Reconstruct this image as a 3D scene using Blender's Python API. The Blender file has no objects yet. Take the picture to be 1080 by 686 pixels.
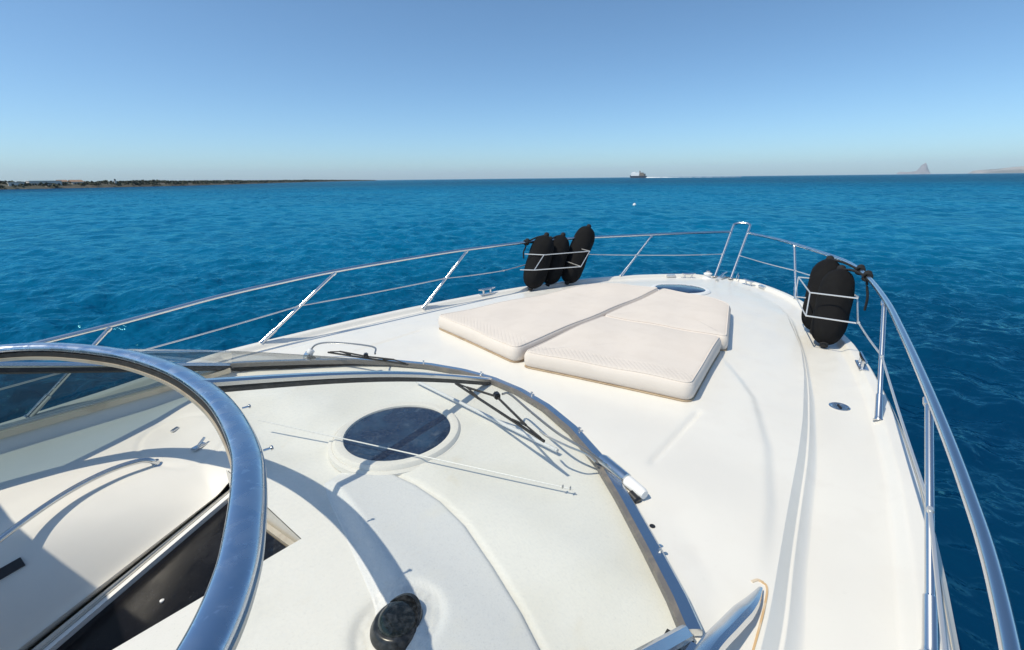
import bpy, bmesh, math, random
import numpy as np
random.seed(7); RNG = np.random.default_rng(11)
SC = bpy.context.scene
COL = SC.collection
rad = math.radians

# ------------------------------------------------------------------ helpers
def tag(o, label=None, cat=None, group=None, kind=None):
    if label: o['label'] = label
    if cat: o['category'] = cat
    if group: o['group'] = group
    if kind: o['kind'] = kind
    return o

def empty(name, loc=(0, 0, 0)):
    o = bpy.data.objects.new(name, None); COL.objects.link(o); o.location = loc
    o.empty_display_size = .2
    return o

def link_mesh(name, verts, faces, mat=None, parent=None, smooth=True):
    me = bpy.data.meshes.new(name)
    me.from_pydata([tuple(map(float, v)) for v in verts], [], [tuple(map(int, f)) for f in faces])
    me.update()
    if smooth: me.polygons.foreach_set('use_smooth', [True] * len(me.polygons))
    o = bpy.data.objects.new(name, me); COL.objects.link(o)
    if mat: me.materials.append(mat)
    if parent: put(o, parent)
    return o

def put(o, parent):
    o.parent = parent
    p = parent; m = [0, 0, 0]
    while p is not None:
        m = [m[i] + p.location[i] for i in range(3)]; p = p.parent
    o.location = (o.location[0] - m[0], o.location[1] - m[1], o.location[2] - m[2])

def grid_faces(nu, nv, keep=None, closed_u=False, closed_v=False):
    f = []
    for i in range(nu if closed_u else nu - 1):
        for j in range(nv if closed_v else nv - 1):
            if keep is not None and not keep[i, j]: continue
            a = i * nv + j; b = ((i + 1) % nu) * nv + j
            c = ((i + 1) % nu) * nv + (j + 1) % nv; d = i * nv + (j + 1) % nv
            f.append((a, b, c, d))
    return f

def catmull(P, n=8, closed=False):
    P = [np.array(p, float) for p in P]
    out = []; N = len(P)
    for i in range(N if closed else N - 1):
        if closed: p0, p1, p2, p3 = P[i - 1], P[i], P[(i + 1) % N], P[(i + 2) % N]
        else:
            p1, p2 = P[i], P[i + 1]
            p0 = P[i - 1] if i else 2 * p1 - p2
            p3 = P[i + 2] if i + 2 < N else 2 * p2 - p1
        for k in range(n):
            t = k / n
            out.append(.5 * (2 * p1 + (p2 - p0) * t + (2 * p0 - 5 * p1 + 4 * p2 - p3) * t * t + (3 * p1 - p0 - 3 * p2 + p3) * t ** 3))
    if not closed: out.append(P[-1])
    return np.array(out)

class MB:
    """collects shapes that become ONE mesh"""
    def __init__(s): s.v = []; s.f = []
    def add(s, v, f):
        o = len(s.v); s.v += [tuple(map(float, q)) for q in v]; s.f += [tuple(i + o for i in q) for q in f]; return s
    def sweep(s, path, section, up=(0, 0, 1), ups=None, closed=False, scale=None, cap=True):
        """section: list of (a,b): a along side vector, b along up"""
        P = np.array(path, float); n = len(P); m = len(section); V = []
        prev = None
        for i in range(n):
            if closed: t = P[(i + 1) % n] - P[i - 1]
            else: t = P[min(i + 1, n - 1)] - P[max(i - 1, 0)]
            t = t / (np.linalg.norm(t) + 1e-12)
            u = np.array(ups[i] if ups is not None else up, float)
            if ups is None and abs(np.dot(u, t)) > .97: u = np.array((1, 0, 0.)) if prev is None else prev
            u = u - t * np.dot(u, t); u /= np.linalg.norm(u) + 1e-12; prev = u
            sd = np.cross(t, u); k = 1 if scale is None else scale[i]
            for a, b in section: V.append(P[i] + sd * a * k + u * b * k)
        F = grid_faces(n, m, closed_u=closed, closed_v=True)
        if cap and not closed:
            F.append(tuple(range(m))); F.append(tuple(range((n - 1) * m, n * m))[::-1])
        return s.add(V, F)
    def tube(s, path, r, seg=12, **k):
        sec = [(r * math.cos(2 * math.pi * i / seg), r * math.sin(2 * math.pi * i / seg)) for i in range(seg)]
        return s.sweep(path, sec, **k)
    def lathe(s, prof, c=(0, 0, 0), axis=(0, 0, 1), seg=28):
        """prof: (r, h)"""
        ax = np.array(axis, float); ax /= np.linalg.norm(ax)
        a = np.cross(ax, (0, 1, 0) if abs(ax[1]) < .9 else (1, 0, 0)); a /= np.linalg.norm(a); b = np.cross(ax, a)
        V = []
        for r, h in prof:
            for i in range(seg):
                t = 2 * math.pi * i / seg
                V.append(np.array(c) + ax * h + (a * math.cos(t) + b * math.sin(t)) * r)
        F = grid_faces(len(prof), seg, closed_v=True)
        if prof[0][0] > 1e-4: F.append(tuple(range(seg))[::-1])
        if prof[-1][0] > 1e-4: F.append(tuple(range((len(prof) - 1) * seg, len(prof) * seg)))
        return s.add(V, F)
    def box(s, c, size, rot=0, bevel=0, ax=None):
        bm = bmesh.new(); bmesh.ops.create_cube(bm, size=1)
        for v in bm.verts: v.co = [v.co[i] * size[i] for i in range(3)]
        if bevel: bmesh.ops.bevel(bm, geom=bm.edges[:], offset=bevel, segments=2, affect='EDGES')
        cr, sr = math.cos(rot), math.sin(rot)
        A = np.array(ax, float) if ax is not None else np.array([[cr, sr, 0], [-sr, cr, 0], [0, 0, 1.]])
        bm.verts.ensure_lookup_table()
        s.add([np.array(c) + v.co[0] * A[0] + v.co[1] * A[1] + v.co[2] * A[2] for v in bm.verts], [[v.index for v in f.verts] for f in bm.faces])
        bm.free(); return s
    def build(s, name, mat, parent=None, smooth=True, sharp=35):
        o = link_mesh(name, s.v, s.f, mat, parent, smooth)
        bm = bmesh.new(); bm.from_mesh(o.data); bmesh.ops.recalc_face_normals(bm, faces=bm.faces[:])
        if smooth and sharp:
            for e in bm.edges:
                if len(e.link_faces) == 2 and e.calc_face_angle(0) > rad(sharp): e.smooth = False
        bm.to_mesh(o.data); bm.free()
        return o

def interp(x, tab):
    t = sorted(tab); return np.interp(x, [a for a, _ in t], [b for _, b in t])
def sst(a, b, x):
    t = np.clip((x - a) / (b - a), 0, 1); return t * t * (3 - 2 * t)
def sinterp(tab, step=.05):
    """smooth lookup: catmull-like through a cubic-smoothed table"""
    t = sorted(tab); xs = np.arange(t[0][0], t[-1][0] + step, step)
    ys = np.interp(xs, [a for a, _ in t], [b for _, b in t])
    k = np.hanning(9); k /= k.sum()
    yp = np.concatenate([2 * ys[0] - ys[4:0:-1], ys, 2 * ys[-1] - ys[-2:-6:-1]])
    ys = np.convolve(yp, k, 'valid')
    return lambda x: np.interp(x, xs, ys)

# ------------------------------------------------------------------ materials
def mat(name, base=(.8, .8, .8), rough=.5, metal=0, coat=0, spec=.5, noise=None, bump=None, rnoise=None):
    """noise: (scale, colour, amount) second colour; bump: (scale, strength, dist); rnoise: (scale, amount)"""
    m = bpy.data.materials.new(name); m.use_nodes = True
    N = m.node_tree.nodes; L = m.node_tree.links; b = N['Principled BSDF']
    b.inputs['Base Color'].default_value = (*base, 1); b.inputs['Roughness'].default_value = rough
    b.inputs['Metallic'].default_value = metal; b.inputs['Coat Weight'].default_value = coat
    b.inputs['Coat Roughness'].default_value = .08; b.inputs['Specular IOR Level'].default_value = spec
    tc = N.new('ShaderNodeTexCoord')
    def nz(scale, detail=4, dist=0):
        n = N.new('ShaderNodeTexNoise'); n.inputs['Scale'].default_value = scale; n.inputs['Detail'].default_value = detail
        n.inputs['Distortion'].default_value = dist
        L.new(tc.outputs['Object'], n.inputs['Vector']); return n
    def ramp(src, a, b_, lo=0, hi=1):
        r = N.new('ShaderNodeMapRange'); r.inputs[1].default_value = a; r.inputs[2].default_value = b_
        r.inputs[3].default_value = lo; r.inputs[4].default_value = hi; r.interpolation_type = 'SMOOTHSTEP'
        L.new(src, r.inputs[0]); return r.outputs[0]
    m['_'] = 0
    if noise:
        prev = None
        for sc, colr, amt, lo, hi in noise:
            n = nz(sc, 6, .4); f = ramp(n.outputs['Fac'], lo, hi, 0, amt)
            mx = N.new('ShaderNodeMix'); mx.data_type = 'RGBA'
            mx.inputs[7].default_value = (*colr, 1)
            if prev is None: mx.inputs[6].default_value = (*base, 1)
            else: L.new(prev, mx.inputs[6])
            L.new(f, mx.inputs[0]); prev = mx.outputs[2]
        L.new(prev, b.inputs['Base Color'])
    if rnoise:
        n = nz(rnoise[0], 5, .6); L.new(ramp(n.outputs['Fac'], .3, .7, max(0, rough - rnoise[1]), rough + rnoise[1]), b.inputs['Roughness'])
    if bump:
        n = nz(bump[0], 3); bp = N.new('ShaderNodeBump'); bp.inputs['Strength'].default_value = bump[1]; bp.inputs['Distance'].default_value = bump[2]
        L.new(n.outputs['Fac'], bp.inputs['Height']); L.new(bp.outputs[0], b.inputs['Normal'])
    del m['_']
    return m

M = {}
M['gel'] = mat('gelcoat', (.79, .77, .715), .36, coat=.15, noise=[(.9, (.735, .715, .665), .9, .45, .7), (7, (.76, .735, .68), .6, .5, .7), (60, (.69, .665, .62), .25, .62, .75)], rnoise=(6, .08))
M['dash'] = mat('dash_gelcoat', (.76, .755, .72), .5, noise=[(2.5, (.71, .70, .65), .8, .4, .7), (160, (.60, .60, .58), .45, .58, .7), (5, (.66, .60, .48), .4, .66, .76)], rnoise=(8, .1))
M['dashclean'] = mat('moulding_gelcoat', (.77, .75, .70), .42, noise=[(3, (.72, .70, .65), .6, .4, .7)], rnoise=(6, .08))
M['brow'] = mat('speckled_gelcoat', (.70, .71, .715), .5, noise=[(190, (.56, .58, .60), .6, .55, .64), (4, (.74, .73, .68), .6, .5, .7)])
M['steel'] = mat('polished_steel', (.72, .73, .74), .21, metal=1, noise=[(9, (.68, .69, .71), .5, .45, .7)])
M['steelrail'] = mat('windscreen_rail_steel', (.60, .65, .72), .24, metal=1, rnoise=(14, .09), noise=[(40, (.80, .83, .87), .9, .58, .70), (9, (.58, .63, .72), .6, .45, .7)])
M['steelrust'] = mat('weathered_steel', (.55, .50, .44), .3, metal=1, noise=[(12, (.40, .27, .15), .7, .5, .68)], rnoise=(20, .1))
M['wiperarm'] = mat('wiper_arm', (.34, .34, .34), .35, metal=.8)
M['wire'] = mat('rail_wire', (.72, .72, .71), .35, metal=.7)
M['rackwire'] = mat('coated_wire', (.75, .75, .74), .3, metal=.5)
M['rubber'] = mat('black_rubber', (.025, .024, .023), .55, noise=[(30, (.06, .055, .05), .6, .5, .7)])
M['greyseal'] = mat('grey_seal', (.16, .15, .14), .5, noise=[(20, (.25, .22, .18), .6, .5, .7)])
M['beige'] = mat('beige_trim', (.62, .54, .42), .35, metal=.3, noise=[(8, (.48, .40, .30), .7, .5, .7)])
M['alu'] = mat('brushed_aluminium', (.62, .61, .58), .38, metal=.8, rnoise=(18, .1))
M['fabric'] = mat('black_fender_cover', (.011, .011, .012), .9, bump=(220, .5, .004), noise=[(9, (.014, .014, .014), .7, .45, .7)], spec=.12)
M['rope'] = mat('black_rope', (.012, .012, .013), .85, bump=(160, .6, .004))
M['smoked'] = mat('smoked_acrylic', (.007, .007, .009), .16, spec=.09, noise=[(6, (.022, .022, .025), .8, .45, .75), (180, (.22, .22, .22), .5, .68, .74)], rnoise=(9, .06))
M['hatchglass'] = mat('hatch_glass', (.007, .024, .066), .07, noise=[(5, (.020, .056, .115), .9, .4, .7), (120, (.16, .21, .28), .7, .63, .76), (14, (.06, .09, .14), .7, .58, .72)], rnoise=(12, .05))
M['compass'] = mat('black_compass', (.006, .007, .008), .28, noise=[(30, (.02, .025, .025), .6, .5, .7)])
M['compassglass'] = mat('compass_dome', (.006, .016, .017), .06, spec=.3)
M['rod'] = mat('white_rod', (.78, .78, .76), .3)
M['rod2'] = mat('pale_pole', (.68, .70, .72), .3)
M['stain'] = mat('rust_stained_sealant', (.62, .42, .22), .6, noise=[(14, (.70, .62, .50), .8, .45, .65)])
M['plastic'] = mat('black_plastic', (.02, .02, .022), .35)
M['white'] = mat('white_paint', (.8, .8, .79), .35)

# cushion: cream fabric, quilted where the attribute says so
def cushion_mat():
    m = mat('cream_upholstery', (.735, .67, .605), .75, noise=[(7, (.70, .635, .57), .8, .4, .7), (1.6, (.705, .64, .575), .6, .45, .7)], spec=.25)
    N = m.node_tree.nodes; L = m.node_tree.links; b = N['Principled BSDF']
    at = N.new('ShaderNodeAttribute'); at.attribute_name = 'quilt'
    ge = N.new('ShaderNodeTexCoord'); sp = N.new('ShaderNodeSeparateXYZ'); L.new(ge.outputs['Object'], sp.inputs[0])
    def mth(op, a, b_=None):
        n = N.new('ShaderNodeMath'); n.operation = op
        for i, q in enumerate((a, b_)):
            if q is None: continue
            if isinstance(q, (int, float)): n.inputs[i].default_value = q
            else: L.new(q, n.inputs[i])
        return n.outputs[0]
    along = mth('SUBTRACT', sp.outputs[0], mth('MULTIPLY', sp.outputs[2], 1.0))
    k = math.pi / .036
    s1 = mth('ABSOLUTE', mth('SINE', mth('MULTIPLY', mth('ADD', along, sp.outputs[1]), k)))
    s2 = mth('ABSOLUTE', mth('SINE', mth('MULTIPLY', mth('SUBTRACT', along, sp.outputs[1]), k)))
    q = mth('POWER', mth('MINIMUM', s1, s2), .45)
    h = mth('MULTIPLY', q, at.outputs['Fac'])
    n2 = N.new('ShaderNodeTexNoise'); n2.inputs['Scale'].default_value = 350; L.new(ge.outputs['Object'], n2.inputs['Vector'])
    h = mth('ADD', h, mth('MULTIPLY', n2.outputs['Fac'], .02))
    n3 = N.new('ShaderNodeTexNoise'); n3.inputs['Scale'].default_value = 3.2; n3.inputs['Detail'].default_value = 3; n3.inputs['Distortion'].default_value = .8; L.new(ge.outputs['Object'], n3.inputs['Vector'])
    h = mth('ADD', h, mth('MULTIPLY', n3.outputs['Fac'], .9))
    bp = N.new('ShaderNodeBump'); bp.inputs['Strength'].default_value = .42; bp.inputs['Distance'].default_value = .006
    L.new(h, bp.inputs['Height']); L.new(bp.outputs[0], b.inputs['Normal'])
    return m
M['cushion'] = cushion_mat()
M['board'] = mat('tan_base_board', (.45, .34, .22), .6, noise=[(9, (.26, .17, .10), .7, .4, .7)])

def glass_mat(name, tint, film):
    m = bpy.data.materials.new(name); m.use_nodes = True
    N = m.node_tree.nodes; L = m.node_tree.links; N.remove(N['Principled BSDF']); out = N['Material Output']
    tr = N.new('ShaderNodeBsdfTransparent'); tr.inputs[0].default_value = (*tint, 1)
    gl = N.new('ShaderNodeBsdfGlossy'); gl.inputs['Roughness'].default_value = .03; gl.inputs[0].default_value = (.95, .97, 1, 1)
    df = N.new('ShaderNodeBsdfDiffuse'); df.inputs[0].default_value = (.75, .78, .80, 1)
    fr = N.new('ShaderNodeFresnel'); fr.inputs[0].default_value = 1.45
    ge = N.new('ShaderNodeNewGeometry')
    bf = N.new('ShaderNodeMath'); bf.operation = 'SUBTRACT'; bf.inputs[0].default_value = 1; L.new(ge.outputs['Backfacing'], bf.inputs[1])
    ml = N.new('ShaderNodeMath'); ml.operation = 'MULTIPLY'; L.new(fr.outputs[0], ml.inputs[0]); L.new(bf.outputs[0], ml.inputs[1])
    tc = N.new('ShaderNodeTexCoord'); nz = N.new('ShaderNodeTexNoise'); nz.inputs['Scale'].default_value = 95; nz.inputs['Detail'].default_value = 6
    L.new(tc.outputs['Object'], nz.inputs['Vector'])
    mr = N.new('ShaderNodeMapRange'); mr.inputs[1].default_value = .45; mr.inputs[2].default_value = .75; mr.inputs[3].default_value = film * .5; mr.inputs[4].default_value = film * 2.5
    L.new(nz.outputs['Fac'], mr.inputs[0])
    m1 = N.new('ShaderNodeMixShader'); L.new(mr.outputs[0], m1.inputs[0]); L.new(tr.outputs[0], m1.inputs[1]); L.new(df.outputs[0], m1.inputs[2])
    m2 = N.new('ShaderNodeMixShader'); L.new(ml.outputs[0], m2.inputs[0]); L.new(m1.outputs[0], m2.inputs[1]); L.new(gl.outputs[0], m2.inputs[2])
    L.new(m2.outputs[0], out.inputs[0])
    return m
M['glass'] = glass_mat('windscreen_glass', (.955, .965, .955), .03)
M['tint'] = glass_mat('tinted_glass', (.27, .34, .35), .006)

# ------------------------------------------------------------------ yacht form
# boat frame: x forward, y to port, z up, water at z = 0
HB = sinterp([(-3.2, 2.29), (0, 2.28), (1.5, 2.235), (2, 2.20), (2.5, 2.155), (3, 2.085), (3.5, 1.995), (4, 1.885), (4.5, 1.745), (5, 1.565),
              (5.5, 1.35), (5.94, 1.13), (6.2, .965), (6.5, .75), (6.7, .575), (6.88, .385), (6.98, .24), (7.05, .06)], .02)
ZS = sinterp([(-3.2, 1.30), (-1, 1.34), (0, 1.38), (.5, 1.42), (.9, 1.465), (1.2, 1.492), (2, 1.498), (3, 1.503), (4.5, 1.508), (5.5, 1.503), (6.2, 1.485), (6.7, 1.465), (7.1, 1.45)])
YE = sinterp([(-3.2, 1.87), (0, 1.85), (1.35, 1.785), (1.85, 1.735), (2.4, 1.685), (2.8, 1.64), (3.5, 1.535), (4, 1.435), (5.06, 1.14), (5.6, .92), (6.2, .55), (6.6, .28), (7.1, .02)])
YO = sinterp([(-3.2, 1.99), (0, 1.96), (1.35, 1.895), (1.67, 1.85), (2.38, 1.78), (2.64, 1.745), (3.2, 1.655), (4, 1.49), (5.06, 1.22), (5.59, 1.0), (6.2, .64), (6.6, .36), (7.1, .06)])
ZC = sinterp([(-3.2, 1.60), (0, 1.6), (2.05, 1.6), (2.5, 1.603), (3.4, 1.605), (4.5, 1.605), (5.3, 1.60), (5.7, 1.578), (6.2, 1.53), (6.7, 1.485), (7.1, 1.455)])
FADE = sinterp([(-3.2, 1), (4.2, 1), (5, .75), (5.8, .3), (6.4, .05), (7.1, 0)])
BX = lambda y: np.interp(np.abs(y), [0, .25, .5, .75, 1.0, 1.2, 1.4, 1.55, 1.63], [2.05, 2.025, 1.955, 1.84, 1.68, 1.51, 1.325, 1.18, 1.09])

def deck_z(x, y):
    x = np.asarray(x, float); a = np.abs(np.asarray(y, float))
    hb, zs, ye, yo, zc, fd = HB(x), ZS(x), YE(x), YO(x), ZC(x), FADE(x)
    zce = zs + .074 * fd
    v = np.clip(a / np.maximum(ye, .05), 0, 1)
    zin = zce + (np.maximum(zc, zce) - zce) * (1 - v ** 2.2)
    yk = np.interp(x, [1.5, 1.88, 2.33, 2.85, 3.07, 3.6], [1.73, 1.67, 1.56, 1.37, 1.24, .9])   # faint crease of the sunbathing platform
    zin = zin + .015 * (1 - sst(-.02, .035, a - yk)) * sst(1.4, 1.8, x) * (1 - sst(3.0, 3.6, x))
    u = (a - ye) / np.maximum(yo - ye, .02)
    h = zce - zs
    st = np.where(u < .42, 1 - .54 * np.clip((u - .03) / .37, 0, 1), np.where(u < .52, .46, .46 * (1 - np.clip((u - .52) / .48, 0, 1)) ** 1.6))
    zout = zs + h * np.clip(st, 0, 1)
    z = np.where(a < ye, zin, np.where(a < yo, zout, zs))
    t = hb - a
    toe = .038 * (1 - sst(.07, .125, t))
    z = z + np.where(a > yo, toe * np.clip((hb - yo) / .2, 0, 1), 0)
    z = z - .022 * (1 - sst(0, .022, t)) ** 2
    # the deck dips towards the foot of the windscreen
    db = x - BX(a)
    z = z + np.clip(1.592 - z, 0, .05) * (1 - np.clip(db / .25, 0, 1)) * (1 - sst(1.60, 1.68, a)) * (x > .9)
    z = z + np.where(x < 1.25, np.maximum(1.585 - z, 0) * (1 - sst(1.665, 1.80, a)) * (1 - sst(1.05, 1.25, x)), 0)
    # drain grooves at the aft corners of the sunbathing pad
    g = np.exp(-((a - 1.19 - .0 * x) / .014) ** 2) * sst(1.8, 1.86, x) * (1 - sst(2.42, 2.5, x))
    z = z - .011 * g
    return z
def dz(x, y): return float(deck_z(x, y))

yacht = empty('motor_yacht', (3, 0, 0))
tag(yacht, 'white motor yacht seen from its cockpit, foredeck with steel rails and raked windscreen', 'yacht')

# ---- deck
xs = np.concatenate([np.arange(-3.2, 5.5, .02), np.arange(5.5, 6.8, .016), np.arange(6.8, 7.05, .008), [7.05]])
# every station has its own spacing, so that edges of the moulded side step run along mesh lines
us = np.array([0, .02, .03, .05, .12, .2, .28, .36, .39, .40, .43, .49, .52, .54, .58, .63, .68, .74, .8, .86, .92, .97])
rows = []
for x_ in xs:
    ye_, yo_, hb_ = float(YE(x_)), float(YO(x_)), float(HB(x_)); yo_ = min(yo_, hb_ * .96); ye_ = min(ye_, yo_ * .97)
    rows.append(np.concatenate([np.linspace(0, ye_, 131)[:-1], ye_ + (yo_ - ye_) * us, yo_ + (hb_ - yo_) * np.sin(np.linspace(0, math.pi / 2, 44))]))
rows = np.array(rows); Y = np.concatenate([-rows[:, :0:-1], rows], 1); vs = np.zeros(Y.shape[1])
X = np.repeat(xs[:, None], len(vs), 1)
Z = deck_z(X, Y)
Xc = (X[:-1, :-1] + X[1:, 1:]) / 2; Yc = np.abs(Y[:-1, :-1] + Y[1:, 1:]) / 2
keep = ~(((Xc < BX(Yc) - .005) & (Yc < 1.63)) | ((Xc < 1.1) & (Yc < 1.645)))
link_mesh('deck', np.stack([X, Y, Z], -1).reshape(-1, 3), grid_faces(len(xs), len(vs), keep), M['gel'], yacht)

# ---- hull: outline swept down to the waterline
ox = np.concatenate([np.arange(-3.2, 6.0, .1), np.arange(6.0, 7.0, .03), [7.0, 7.02, 7.04, 7.05]])
outl = np.concatenate([np.stack([ox, HB(ox)], 1), [[7.058, 0]], np.stack([ox[::-1], -HB(ox[::-1])], 1)])
tn = np.gradient(outl, axis=0); nn = np.stack([-tn[:, 1], tn[:, 0]], 1); nn /= np.linalg.norm(nn, axis=1)[:, None]
if nn[3, 1] < 0: nn = -nn
V = []; prof = [(-.001, -.018), (.006, -.026), (.012, -.040), (.014, -.06), (.032, -.068), (.038, -.085), (.038, -.105), (.030, -.12), (.006, -.125), (-.01, -.2)]
for (x, y), n in zip(outl, nn):
    ze = ZS(x) + .038
    for a, b in prof: V.append((x + n[0] * a, y + n[1] * a, ze + b))
    for q in (.35, .7, 1.0, 1.15):
        fx = x - (1.5 * max(0, (x - 1) / 6) ** 2.2) * q ** .8
        V.append((fx, y * (1 - .22 * q ** 1.2), (ze - .2) * (1 - q)))
link_mesh('hull', V, grid_faces(len(outl), len(prof) + 4), M['gel'], yacht)

# ---- inside of the windscreen: dash, brow, companionway, port moulding (one moulded liner)
HATCH_X, HATCH_Y0, HATCH_Y1 = .62, -.285, .46
def hatch_plane(x, y): return 1.478 - .17 * (np.clip(y, HATCH_Y0, HATCH_Y1) - HATCH_Y0) + .41 * (np.minimum(x, HATCH_X) - .6)
BOUT = lambda y: np.interp(-y, [-.10, -.02, .1, .25, .41, .58, .75, .97, 1.16, 1.30, 1.5], [.905, .95, 1.04, 1.09, 1.105, 1.10, 1.07, .995, .92, .85, .72])
BIN = lambda y: np.interp(-y, [-.06, 0, .2, .39, .55, .72, .97, 1.2, 1.5], [.91, .885, .83, .785, .74, .69, .60, .50, .33])
def inner_z(x, y, hump_on=0.0):
    x = np.asarray(x, float); y = np.asarray(y, float)
    z = 1.505 + .050 * sst(.85, 1.25, x) + .035 * sst(1.3, 2.05, x)
    bo, bi = BOUT(y), BIN(y); w = np.maximum(bo - bi, .02); u = (x - bi) / w
    hump = np.where(u < .16, sst(-.12, .16, u), 1 - .9 * np.clip((u - .16) / .84, 0, 1) ** 1.3) * ((u > -.12) & (u < 1.0))
    hump = hump * np.clip(w / .12, 0, 1) * (y < -.01) * hump_on
    z = z + .045 * hump * sst(-.01, -.14, y) if False else z + .045 * hump * (1 - sst(-.16, -.01, y))
    z = z - .010 * np.exp(-((x - bo) / .010) ** 2) * (y < -.02) * (y > -1.4)      # dirt groove where the brow ends
    z = z - .015 * np.exp(-(((x - .632) ** 2 + (y + .895) ** 2) ** .5 - .125) ** 2 / .0004) - .012 * (((x - .632) ** 2 + (y + .895) ** 2) < .0121)
    # port moulding
    f = 1 - sst(.55, .80, x)
    zh = hatch_plane(x, y) + .03
    zp = zh + (1.475 - zh) * (1 - (1 - np.clip((y - .46) / .42, 0, 1)) ** 2.2)
    zp = zp + .02 * sst(1.2, 1.5, y)
    zm = zp
    pm = sst(.44, .47, y)
    z = z * (1 - pm * f) + zm * pm * f
    # shallow moulded lid on the port shelf
    z = z - .006 * np.exp(-((np.hypot((x - .60) / 1.0, (y - 1.0) / 1.5) - .2) / .012) ** 2) * (y > .5)
    # coaming at the sides
    z = z + (1.585 - z) * sst(1.54, 1.63, np.abs(y)) * (1 - sst(1.0, 1.2, x))
    return z
gx = np.arange(-1.4, 2.07, .0125); gy = np.concatenate([np.arange(-1.65, -.4, .0125), np.arange(-.4, .6, .0083), np.arange(.6, 1.655, .0125)])
X, Y = np.meshgrid(gx, gy, indexing='ij'); Z = inner_z(X, Y)
Xc = (X[:-1, :-1] + X[1:, 1:]) / 2; Yc = (Y[:-1, :-1] + Y[1:, 1:]) / 2
hole = (Xc < HATCH_X) & (Yc > HATCH_Y0) & (Yc < HATCH_Y1)
keepA = (Xc < BX(Yc) + .012) & ~hole
ports = keepA & (Xc < .8) & (Yc > .4)
P3 = np.stack([X, Y, Z], -1).reshape(-1, 3)
def sub(name, keep, m):
    F = np.array(grid_faces(len(gx), len(gy), keep)); ids = np.unique(F); mp = -np.ones(len(P3), int); mp[ids] = np.arange(len(ids))
    return link_mesh(name, P3[ids], mp[F], m, yacht)
brow = keepA & (Yc < -.03) & (Yc > -1.45) & (Xc > BIN(Yc) - .0) & (Xc < BOUT(Yc))
sub('dashboard', keepA & ~ports, M['dash'])
by = np.linspace(-1.52, -.03, 150); bu = np.concatenate([[-.13, -.11], np.linspace(-.09, .2, 14), np.linspace(.24, 1.0, 26)])
BXX = BIN(by)[:, None] + (BOUT(by) - BIN(by))[:, None] * bu[None]; BYY = np.repeat(by[:, None], len(bu), 1)
BZZ = inner_z(BXX, BYY, 1.0) + .0025; BZZ[:, 0] -= .012; BZZ[:, -1] -= .010
link_mesh('dash_brow', np.stack([BXX, BYY, BZZ], -1).reshape(-1, 3), grid_faces(len(by), len(bu)), M['brow'], yacht)
sub('cockpit_moulding', ports, M['dashclean'])

# companionway: walls, white slide rails and the smoked sliding hatch
mb = MB()
mb.add([(HATCH_X, HATCH_Y0, .9), (-1.4, HATCH_Y0, .6), (-1.4, HATCH_Y0, 1.505), (HATCH_X, HATCH_Y0, 1.505)], [(0, 1, 2, 3)])
mb.add([(HATCH_X + .002, HATCH_Y0, .9), (HATCH_X + .002, HATCH_Y1, .9), (HATCH_X + .002, HATCH_Y1, 1.505), (HATCH_X + .002, HATCH_Y0, 1.505)], [(0, 1, 2, 3)])
mb.add([(HATCH_X, HATCH_Y1, .6), (-1.4, HATCH_Y1, .3), (-1.4, HATCH_Y1, .62), (HATCH_X, HATCH_Y1, 1.39)], [(0, 1, 2, 3)])
mb.build('hatch_trunk', M['dashclean'], yacht, smooth=False)
def strip(x0, x1, y0, y1, off, th):
    v = []
    for x in (x0, x1):
        z, z1 = hatch_plane(x, y0) + off, hatch_plane(x, y1) + off
        v += [(x, y0, z), (x, y1, z1), (x, y1, z1 - th), (x, y0, z - th)]
    return v, [(0, 1, 2, 3), (7, 6, 5, 4), (0, 4, 5, 1), (1, 5, 6, 2), (2, 6, 7, 3), (3, 7, 4, 0)]
hat = MB().add(*strip(-1.35, .585, HATCH_Y0 + .004, HATCH_Y1 - .05, 0, .02)).build('companionway_hatch', M['smoked'], yacht, smooth=False)
MB().add(*strip(-1.38, .612, HATCH_Y1 - .046, HATCH_Y1 - .012, .022, .05)).build('slide_rail', M['white'], yacht, smooth=False)
MB().add(*strip(-1.38, .612, HATCH_Y1 - .010, HATCH_Y1 + .004, .030, .05)).build('slide_rail', M['alu'], yacht, smooth=False)
MB().add(*strip(.588, .606, HATCH_Y0 + .006, HATCH_Y1 - .05, .012, .03)).build('slide_rail', M['beige'], yacht, smooth=False)
kn = (.22, .12); MB().lathe([(0, 0), (.008, 0), (.008, .006), (0, .009)], (kn[0], kn[1], hatch_plane(*kn)), seg=12).build('hatch_latch', M['white'], hat)

# cockpit sole, its sides and the transom, aft of the picture
M['teak'] = mat('teak_sole', (.30, .19, .10), .6, noise=[(5, (.22, .13, .07), .8, .4, .7)])
MB().box((-2.25, 0, .72), (1.9, 3.3, .05)).build('cockpit_sole', M['teak'], yacht, smooth=False)
for sgn in (1, -1): MB().box((-2.28, sgn * 1.668, 1.15), (1.84, .03, .86)).build('cockpit_side', M['dashclean'], yacht, smooth=False)
for y0_, y1_ in ((-1.65, HATCH_Y0 - .01), (HATCH_Y1 + .01, 1.65)):
    MB().box((-1.42, (y0_ + y1_) / 2, 1.06), (.03, y1_ - y0_, .66)).build('bulkhead', M['dashclean'], yacht, smooth=False)
MB().box((-3.205, 0, .70), (.05, 4.3, 1.30), bevel=.02).build('transom', M['gel'], yacht)

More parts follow.
